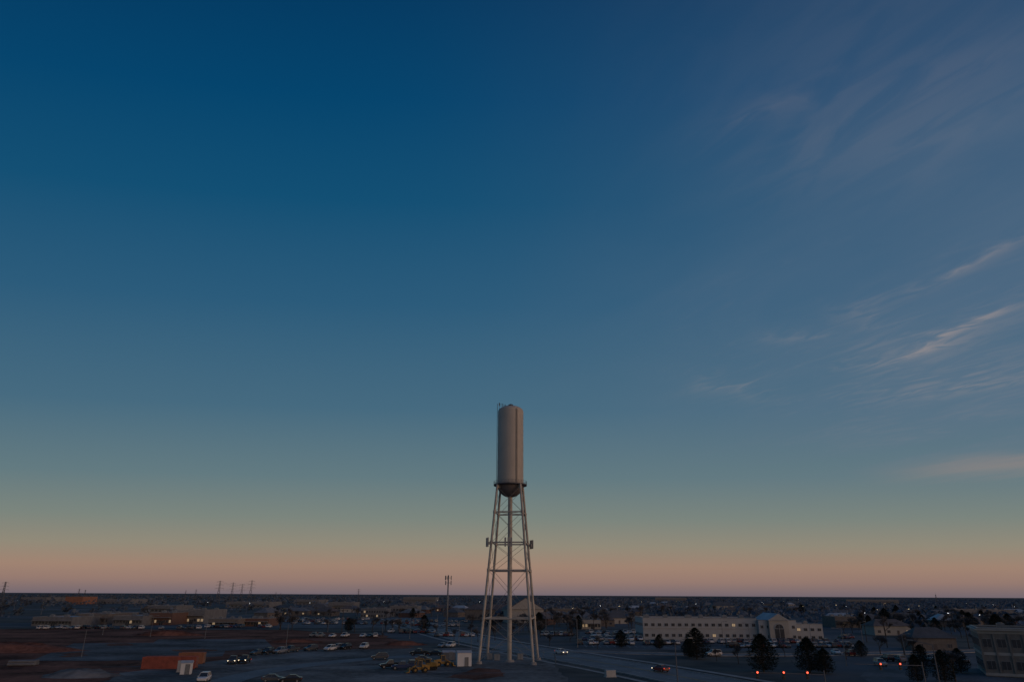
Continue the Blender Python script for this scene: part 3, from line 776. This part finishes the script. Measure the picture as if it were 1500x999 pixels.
obj('woodland',mb.mesh('woodland',['wood']),None,label='dark mass of distant winter woodland on the plain',cat='woodland',kind='stuff')
# ------------------------------------------------------------ pylons, masts, poles
def lattice(mb,w0,w1,z0,z1,n,r):
    c=[(-1,-1),(1,-1),(1,1),(-1,1)]
    def P(i,z):
        w=w0+(w1-w0)*(z-z0)/(z1-z0); return (c[i][0]*w/2,c[i][1]*w/2,z)
    for i in range(4): mb.tube(P(i,z0),P(i,z1),r,r,4)
    for k in range(n):
        a=z0+(z1-z0)*k/n; b=z0+(z1-z0)*(k+1)/n
        for i in range(4):
            j=(i+1)%4; mb.tube(P(i,a),P(j,b),r*.6,r*.6,3); mb.tube(P(j,a),P(i,b),r*.6,r*.6,3)
pyl=MB(); lattice(pyl,9,2.5,0,26,5,.28); lattice(pyl,2.5,1.6,26,42,5,.22)
arms=MB()
for z,L in ((28,7.5),(34,6.5),(40,5.5)):
    for s in (-1,1):
        arms.tube((0,-.8,z),(s*L,0,z+.3),.18,.12,4); arms.tube((0,.8,z),(s*L,0,z+.3),.18,.12,4); arms.tube((0,0,z+2),(s*L,0,z+.3),.14,.1,4); arms.tube((s*L,0,z+.3),(s*L,0,z-1.4),.12,.12,5)
PM=pyl.mesh('pylon_body',['darksteel']); AM=arms.mesh('pylon_arm',['darksteel'])
def pylon(x,y,s,rz=.3):
    P=thing('transmission_tower','grey lattice transmission tower on open plain','pylon',(x,y,0),rz,'lattice transmission towers'); P.scale=(s,)*3
    obj('lattice_body',PM,P); obj('cross_arm',AM,P); return (x,y,s)
pl=[]
for u,v,s in [(0,887,.72),(318,884,.9),(338,882,.9),(352,881.5,.85),(365,883.5,.95),(285,880,.6),(270,880,.55),(403,880,.5),(410,880,.45),(524,884,.62),(113,879.5,.6),(122,879.5,.55)]:
    x,y=g(u,v); pl.append(pylon(x,y,s))
def wire(a,b,hs,sag,label,r=.06):
    W=MB()
    for (dx,z) in hs:
        pr=None
        for i in range(13):
            t=i/12; p=Vector((a[0]*(1-t)+b[0]*t+dx,a[1]*(1-t)+b[1]*t,z-sag*4*t*(1-t)))
            if pr: W.tube(pr,p,r,r,3,cap=False)
            pr=p
    obj('power_line',W.mesh('power_line',['darksteel']),None,(0,0,0),0,label,'power line',None,'overhead power lines')
wire(pl[1],pl[4],[(-6,25),(6,25),(-5,35),(5,35)],4,'overhead power lines strung between lattice towers',.07)
x,y=g(1373,884); P=thing('radio_mast','thin lattice radio mast above far woodland','mast',(x,y,0)); mb=MB(); lattice(mb,2,1,0,24,9,.2); obj('lattice_body',mb.mesh('mast',['darksteel']),P); obj('antenna',MB().tube((0,0,24),(0,0,29),.15,.1,5).mesh('ant',['darksteel']),P)
x,y=g(654,926); P=thing('cell_mast','grey monopole phone mast with two antenna tiers','phone mast',(x,y,0))
hm=26.0; obj('pole',MB().tube((0,0,0),(0,0,hm),.5,.28,12).mesh('pole',['grey'],True),P)
for z in (hm-1.3,hm-3.6):
    for k in range(3):
        if z<hm-2 and k==1: continue
        a=math.radians(10+120*k); o=Vector((math.cos(a),math.sin(a),0)); tt=Vector((-o.y,o.x,0)); mb=MB()
        mb.tube((0,0,z),o*1.2+Vector((0,0,z)),.08,.08,5)
        mb.tube(o*1.2-tt*.8+Vector((0,0,z)),o*1.2+tt*.8+Vector((0,0,z)),.07,.07,5)
        for s in (-.7,.7): mb.box(o*1.4+tt*s+Vector((0,0,z)),(.24,.4,2.0),1,rz=a)
        obj('antenna',mb.mesh('antenna',['darksteel','grey']),P)
def lampmesh(h,m,double=False):
    mb=MB(); mb.tube((0,0,0),(0,0,.6),.2,.2,8); mb.tube((0,0,.6),(0,0,h),.11,.07,8); mb.tube((0,0,h-.1),(1.8,0,h+.2),.05,.05,5)
    if double: mb.tube((0,0,h-.1),(-1.8,0,h+.2),.05,.05,5)
    hd=MB()
    for s in ((1,-1) if double else (1,)):
        hd.box((s*2.0,0,h+.2),(.8,.34,.16),0); hd.box((s*2.0,0,h+.1),(.6,.26,.06),1)
    return mb.mesh('pole',['grey']),hd.mesh('lamp_head',['grey',m])
LM={'off':lampmesh(9,'frame'),'on':lampmesh(9,'lamp'),'warm':lampmesh(9,'lampw'),'dbl':lampmesh(9,'frame',True)}
def lamp(u,v,k,s=1,rz=0,z=0):
    x,y=g(u,v,z); o=thing('street_lamp','grey metal street lamp beside road' if k in('off','dbl') else 'lit street lamp beside road','street lamp',(x,y,0),rz,'street lamps'); o.scale=(s,s,s)
    obj('pole',LM[k][0],o); obj('lamp_head',LM[k][1],o)
for u,v,k,s,rz in [(846,948,'off',1,2),(418,956,'off',.9,0),(119,962,'off',.8,0),(560,928,'dbl',.9,0),(480,925,'off',.9,0),(672,945,'off',.9,1),(600,935,'off',.9,0),(690,955,'off',.8,0),(930,940,'dbl',1,0),(1100,950,'dbl',.9,0),(1190,950,'dbl',.9,0),(300,935,'dbl',.9,0),(220,932,'dbl',.9,0),(150,930,'dbl',.9,0),(1060,945,'off',.9,0),(1330,980,'off',.9,0),(1240,975,'off',1,3),(800,935,'off',.9,0),(760,930,'off',.9,0),(1265,945,'off',.9,0),(640,925,'off',.9,0)]: lamp(u,v,k,s,rz)
for u,v in [(880,905),(905,905),(883,904),(908,906),(1018,897),(1120,893),(1180,905),(1230,900),(1246,903),(820,890),(835,912),(700,893),(1300,895),(1350,902),(1420,893),(1460,898),(1490,903),(560,893),(610,896),(450,898),(300,896),(180,903),(60,900),(20,893),(1080,889),(1150,888),(990,889),(940,892),(1290,915),(1330,912),(1400,925),(640,890),(360,900),(1270,925),(1440,930),(1170,881),(1183,881),(1165,881.5),(1050,882),(860,884),(740,884),(1260,886),(1390,885)]:
    lamp(u,v,R.choice(['on','warm','warm','on']),1.0,R.uniform(0,6.28))
def corner_lamp(x,y,rz,h):
    o=thing('street_lamp','tall grey corner street lamp with long arm at junction','street lamp',(x,y,0),rz,'street lamps')
    mb=MB(); mb.tube((0,0,0),(0,0,h),.12,.07,8); mb.tube((0,0,h),(2.6,0,h+.6),.05,.04,6); obj('pole',mb.mesh('pole',['darksteel']),o)
    obj('lamp_head',MB().box((2.9,0,h+.6),(.8,.3,.16)).mesh('head',['grey']),o)
corner_lamp(64,113,math.radians(150),10.2); corner_lamp(26.5,120,math.radians(20),10.0)
def signal(x,y,rz,L,heads,label,h=6.2):
    S=thing('traffic_signal',label,'traffic light',(x,y,0),rz,'mast arm traffic signals')
    obj('pole',MB().tube((0,0,0),(0,0,h+.6),.12,.09,10).mesh('pole',['darksteel']),S)
    obj('mast_arm',MB().tube((0,0,h),(L,0,h+.3),.06,.04,8).mesh('arm',['darksteel']),S)
    sg=-1 if abs(math.degrees(rz))<90 else 1
    for q in heads:
        mb=MB(); mb.box((q,0,h-.05),(.38,.26,1.1),0)
        Hd=obj('signal_head',mb.mesh('sig',['sigbody']),S)
        mb=MB()
        for z,mi in ((.34,1),(0,0),(-.34,0)): mb.tube((q,sg*.13,h-.05+z),(q,sg*.2,h-.05+z),.13,.13,10,mi)
        obj('signal_lens',mb.mesh('lens',['glass','redl']),Hd)
a=g(1108,990,5.9); b=g(1188,991,5.9)
signal(b[0]+2,b[1],math.radians(180),b[0]-a[0]+3,[2.5,6,b[0]-a[0]+2],'dark mast arm signal with red lights facing junction')
a=g(1276,980,5.9); b=g(1308,977,5.9)
signal(b[0]+5,b[1],math.radians(186),12,[4,7.5],'dark mast arm signal with red lights over side road')
for i,(u,v) in enumerate([(845,935),(870,928),(800,930),(775,925),(1270,940),(1300,948),(1420,950),(500,930),(585,925)]):
    x,y=g(u,v); P=thing('utility_pole','wooden utility pole with crossarm among trees','utility pole',(x,y,0),.3,'wooden utility poles')
    obj('pole',MB().tube((0,0,0),(0,0,11),.16,.11,7).mesh('pole',['bark']),P); obj('cross_arm',MB().box((0,0,10.2),(2.4,.12,.14)).mesh('arm',['bark']),P)
# ------------------------------------------------------------ camera, light, world
cam=bpy.data.cameras.new('camera'); co=bpy.data.objects.new('camera',cam); link(co); cam.lens=24; cam.sensor_width=36; cam.clip_start=.5; cam.clip_end=60000
co.matrix_world=Matrix.Translation((0,0,H))@CM.to_4x4(); sc.camera=co
sun=bpy.data.lights.new('sun','SUN'); so=bpy.data.objects.new('sun',sun); link(so)
sd=Vector((.93,-.35,.07)).normalized(); so.rotation_euler=sd.to_track_quat('Z','Y').to_euler(); sun.energy=.42; sun.angle=math.radians(12); sun.color=(1,.60,.34)
w=bpy.data.worlds.new('World'); sc.world=w; w.use_nodes=True; nt=w.node_tree; nt.nodes.clear()
class S:
    def __init__(s,k): s.k=k
    def op(s,o,b=None,rev=False):
        n=nt.nodes.new('ShaderNodeMath'); n.operation=o
        A,B=(s,b) if not rev else (b,s)
        for i,q in enumerate((A,B)):
            if q is None: continue
            if isinstance(q,S): nt.links.new(q.k,n.inputs[i])
            else: n.inputs[i].default_value=q
        return S(n.outputs[0])
    def __add__(s,b): return s.op('ADD',b)
    def __sub__(s,b): return s.op('SUBTRACT',b)
    def __mul__(s,b): return s.op('MULTIPLY',b)
    def __truediv__(s,b): return s.op('DIVIDE',b)
def sstep(x,a,b):
    n=nt.nodes.new('ShaderNodeMapRange'); n.interpolation_type='SMOOTHSTEP'; nt.links.new(x.k,n.inputs[0]); n.inputs[1].default_value=a; n.inputs[2].default_value=b; return S(n.outputs[0])
tc=nt.nodes.new('ShaderNodeTexCoord'); sp=nt.nodes.new('ShaderNodeSeparateXYZ'); nt.links.new(tc.outputs['Generated'],sp.inputs[0])
X,Y,Z=[S(o) for o in sp.outputs]
e=Z/((Y*Y+X*X*.3).op('SQRT').op('MAXIMUM',.001))
cr=nt.nodes.new('ShaderNodeValToRGB'); nt.links.new((e/1.1).k,cr.inputs[0])
st=[(0,(116,104,112)),(.010,(134,114,112)),(.0186,(149,122,112)),(.0366,(159,131,114)),(.0639,(144,137,121)),(.101,(122,132,125)),(.159,(97,121,128)),(.261,(68,105,127)),(.429,(41,90,122)),(.617,(14,78,115)),(.829,(0,67,108)),(1.069,(0,57,97))]
el=cr.color_ramp.elements
el[0].position=0; el[0].color=s2l(st[0][1])+(1,); el[1].position=st[-1][0]/1.1; el[1].color=s2l(st[-1][1])+(1,)
for p,c in st[1:-1]:
    q=el.new(p/1.1); q.color=s2l(c)+(1,)
def mix(f,a,b,bt='MIX'):
    n=nt.nodes.new('ShaderNodeMixRGB'); n.blend_type=bt
    if isinstance(f,S): nt.links.new(f.k,n.inputs[0])
    else: n.inputs[0].default_value=f
    for i,q in ((1,a),(2,b)):
        if isinstance(q,tuple): n.inputs[i].default_value=q+(1,)
        else: nt.links.new(q,n.inputs[i])
    return n.outputs[0]
Zc=Z.op('MAXIMUM',.03); CX=X/Zc; CY=Y/Zc
def noise(ax,ac,scale,det=5,off=0,dist=.3):
    c=nt.nodes.new('ShaderNodeCombineXYZ'); nt.links.new(ax.k,c.inputs[0]); nt.links.new(ac.k,c.inputs[1]); c.inputs[2].default_value=off
    n=nt.nodes.new('ShaderNodeTexNoise'); n.inputs['Scale'].default_value=scale; n.inputs['Detail'].default_value=det; n.inputs['Distortion'].default_value=dist; nt.links.new(c.outputs[0],n.inputs['Vector']); return S(n.outputs['Fac'])
al=CX*.4-CY*.9; ac=CX*.9+CY*.4
n1=noise(al*.9,ac*2.6,1.2,7,0,.6); n2=noise(al*2.2,ac*5.5,1.7,9,3.3,1.6); n3=noise(al*.9,ac*1.5,1.0,4,7.7,.8)
vx=sstep(X,-.45,.75)
veil=vx*vx*sstep(e,.06,.30)*(n3*1.0+.35)*(S(sstep(e,.45,1.1).k)*-.45+1.0)
col=mix((veil*.60).op('MINIMUM',.8),cr.outputs['Color'],(.130,.176,.245))
wis=sstep(n2*.5+n3*.5,.50,.76)*sstep(X,.15,.62)*sstep(e,.10,.30)*sstep(e,.75,.40)
col=mix(wis*.17,col,s2l((150,138,140)))
def cp(u,v):
    r=ray(u,v); return Vector((r.x/r.z,r.y/r.z))
tot=None
for u0,v0,u1,v1,wd,stg in [(1270,534,1400,505,12,.46),(1370,508,1510,446,12,.60),(1335,428,1500,348,10,.32),(1030,560,1120,584,14,.22),(1120,500,1200,497,8,.24),(1330,588,1510,545,26,.30),(1150,250,1510,90,95,.12),(1060,190,1200,150,16,.07),(1220,465,1310,472,22,.2)]:
    a=cp(u0,v0);b=cp(u1,v1);c=(a+b)/2;d=b-a;Lh=d.length*.58;d.normalize(); nn=Vector((-d.y,d.x))
    wv=abs((cp((u0+u1)/2,(v0+v1)/2+wd)-cp((u0+u1)/2,(v0+v1)/2)).dot(nn))
    big=wd>60
    A=((CX-c.x)*d.x+(CY-c.y)*d.y)/Lh; Bq=((CX-c.x)*nn.x+(CY-c.y)*nn.y)/wv + (n1-.5)*(1.5 if big else 5.0)+(n2-.5)*(.6 if big else 2.6)
    t=((A*A+Bq.op('ABSOLUTE')*1.25)*-1.0).op('EXPONENT')*stg
    tot=t if tot is None else tot+t
cl=tot*(sstep(n2,.32,.66)*.95+.25)
col=mix((cl*.9).op('MINIMUM',.8),col,s2l((156,145,143)))
rz=ray(1400,686).normalized().z
Bq=(Z-rz)/.011+(n1-.5)*1.6
bank=((Bq*Bq)*-1.0).op('EXPONENT')*sstep(X/Y.op('MAXIMUM',.05),.48,.72)
col=mix(bank*.36,col,s2l((166,140,128)))
dt=X*sd.x+Y*sd.y
gl=sstep(dt,-.05,1.0)*sstep(Y,.35,-.5)*(sstep(Z,.9,.0))
col=mix(gl.op('MINIMUM',1),col,(.90,.60,.45))
low=sstep(Z,-.002,-.02); col=mix(low,col,(.03,.04,.06))
sky=nt.nodes.new('ShaderNodeTexSky'); sky.sky_type='NISHITA'; sky.sun_disc=False; sky.sun_elevation=math.radians(1.0); sky.sun_rotation=math.atan2(sd.x,sd.y)
b1=nt.nodes.new('ShaderNodeBackground'); nt.links.new(col,b1.inputs[0]); b1.inputs[1].default_value=1
b2=nt.nodes.new('ShaderNodeBackground'); nt.links.new(sky.outputs[0],b2.inputs[0]); b2.inputs[1].default_value=.004
ad=nt.nodes.new('ShaderNodeAddShader'); nt.links.new(b1.outputs[0],ad.inputs[0]); nt.links.new(b2.outputs[0],ad.inputs[1])
out=nt.nodes.new('ShaderNodeOutputWorld'); nt.links.new(ad.outputs[0],out.inputs[0])
sc.view_settings.view_transform='Standard'; sc.view_settings.look='None'; sc.view_settings.exposure=0
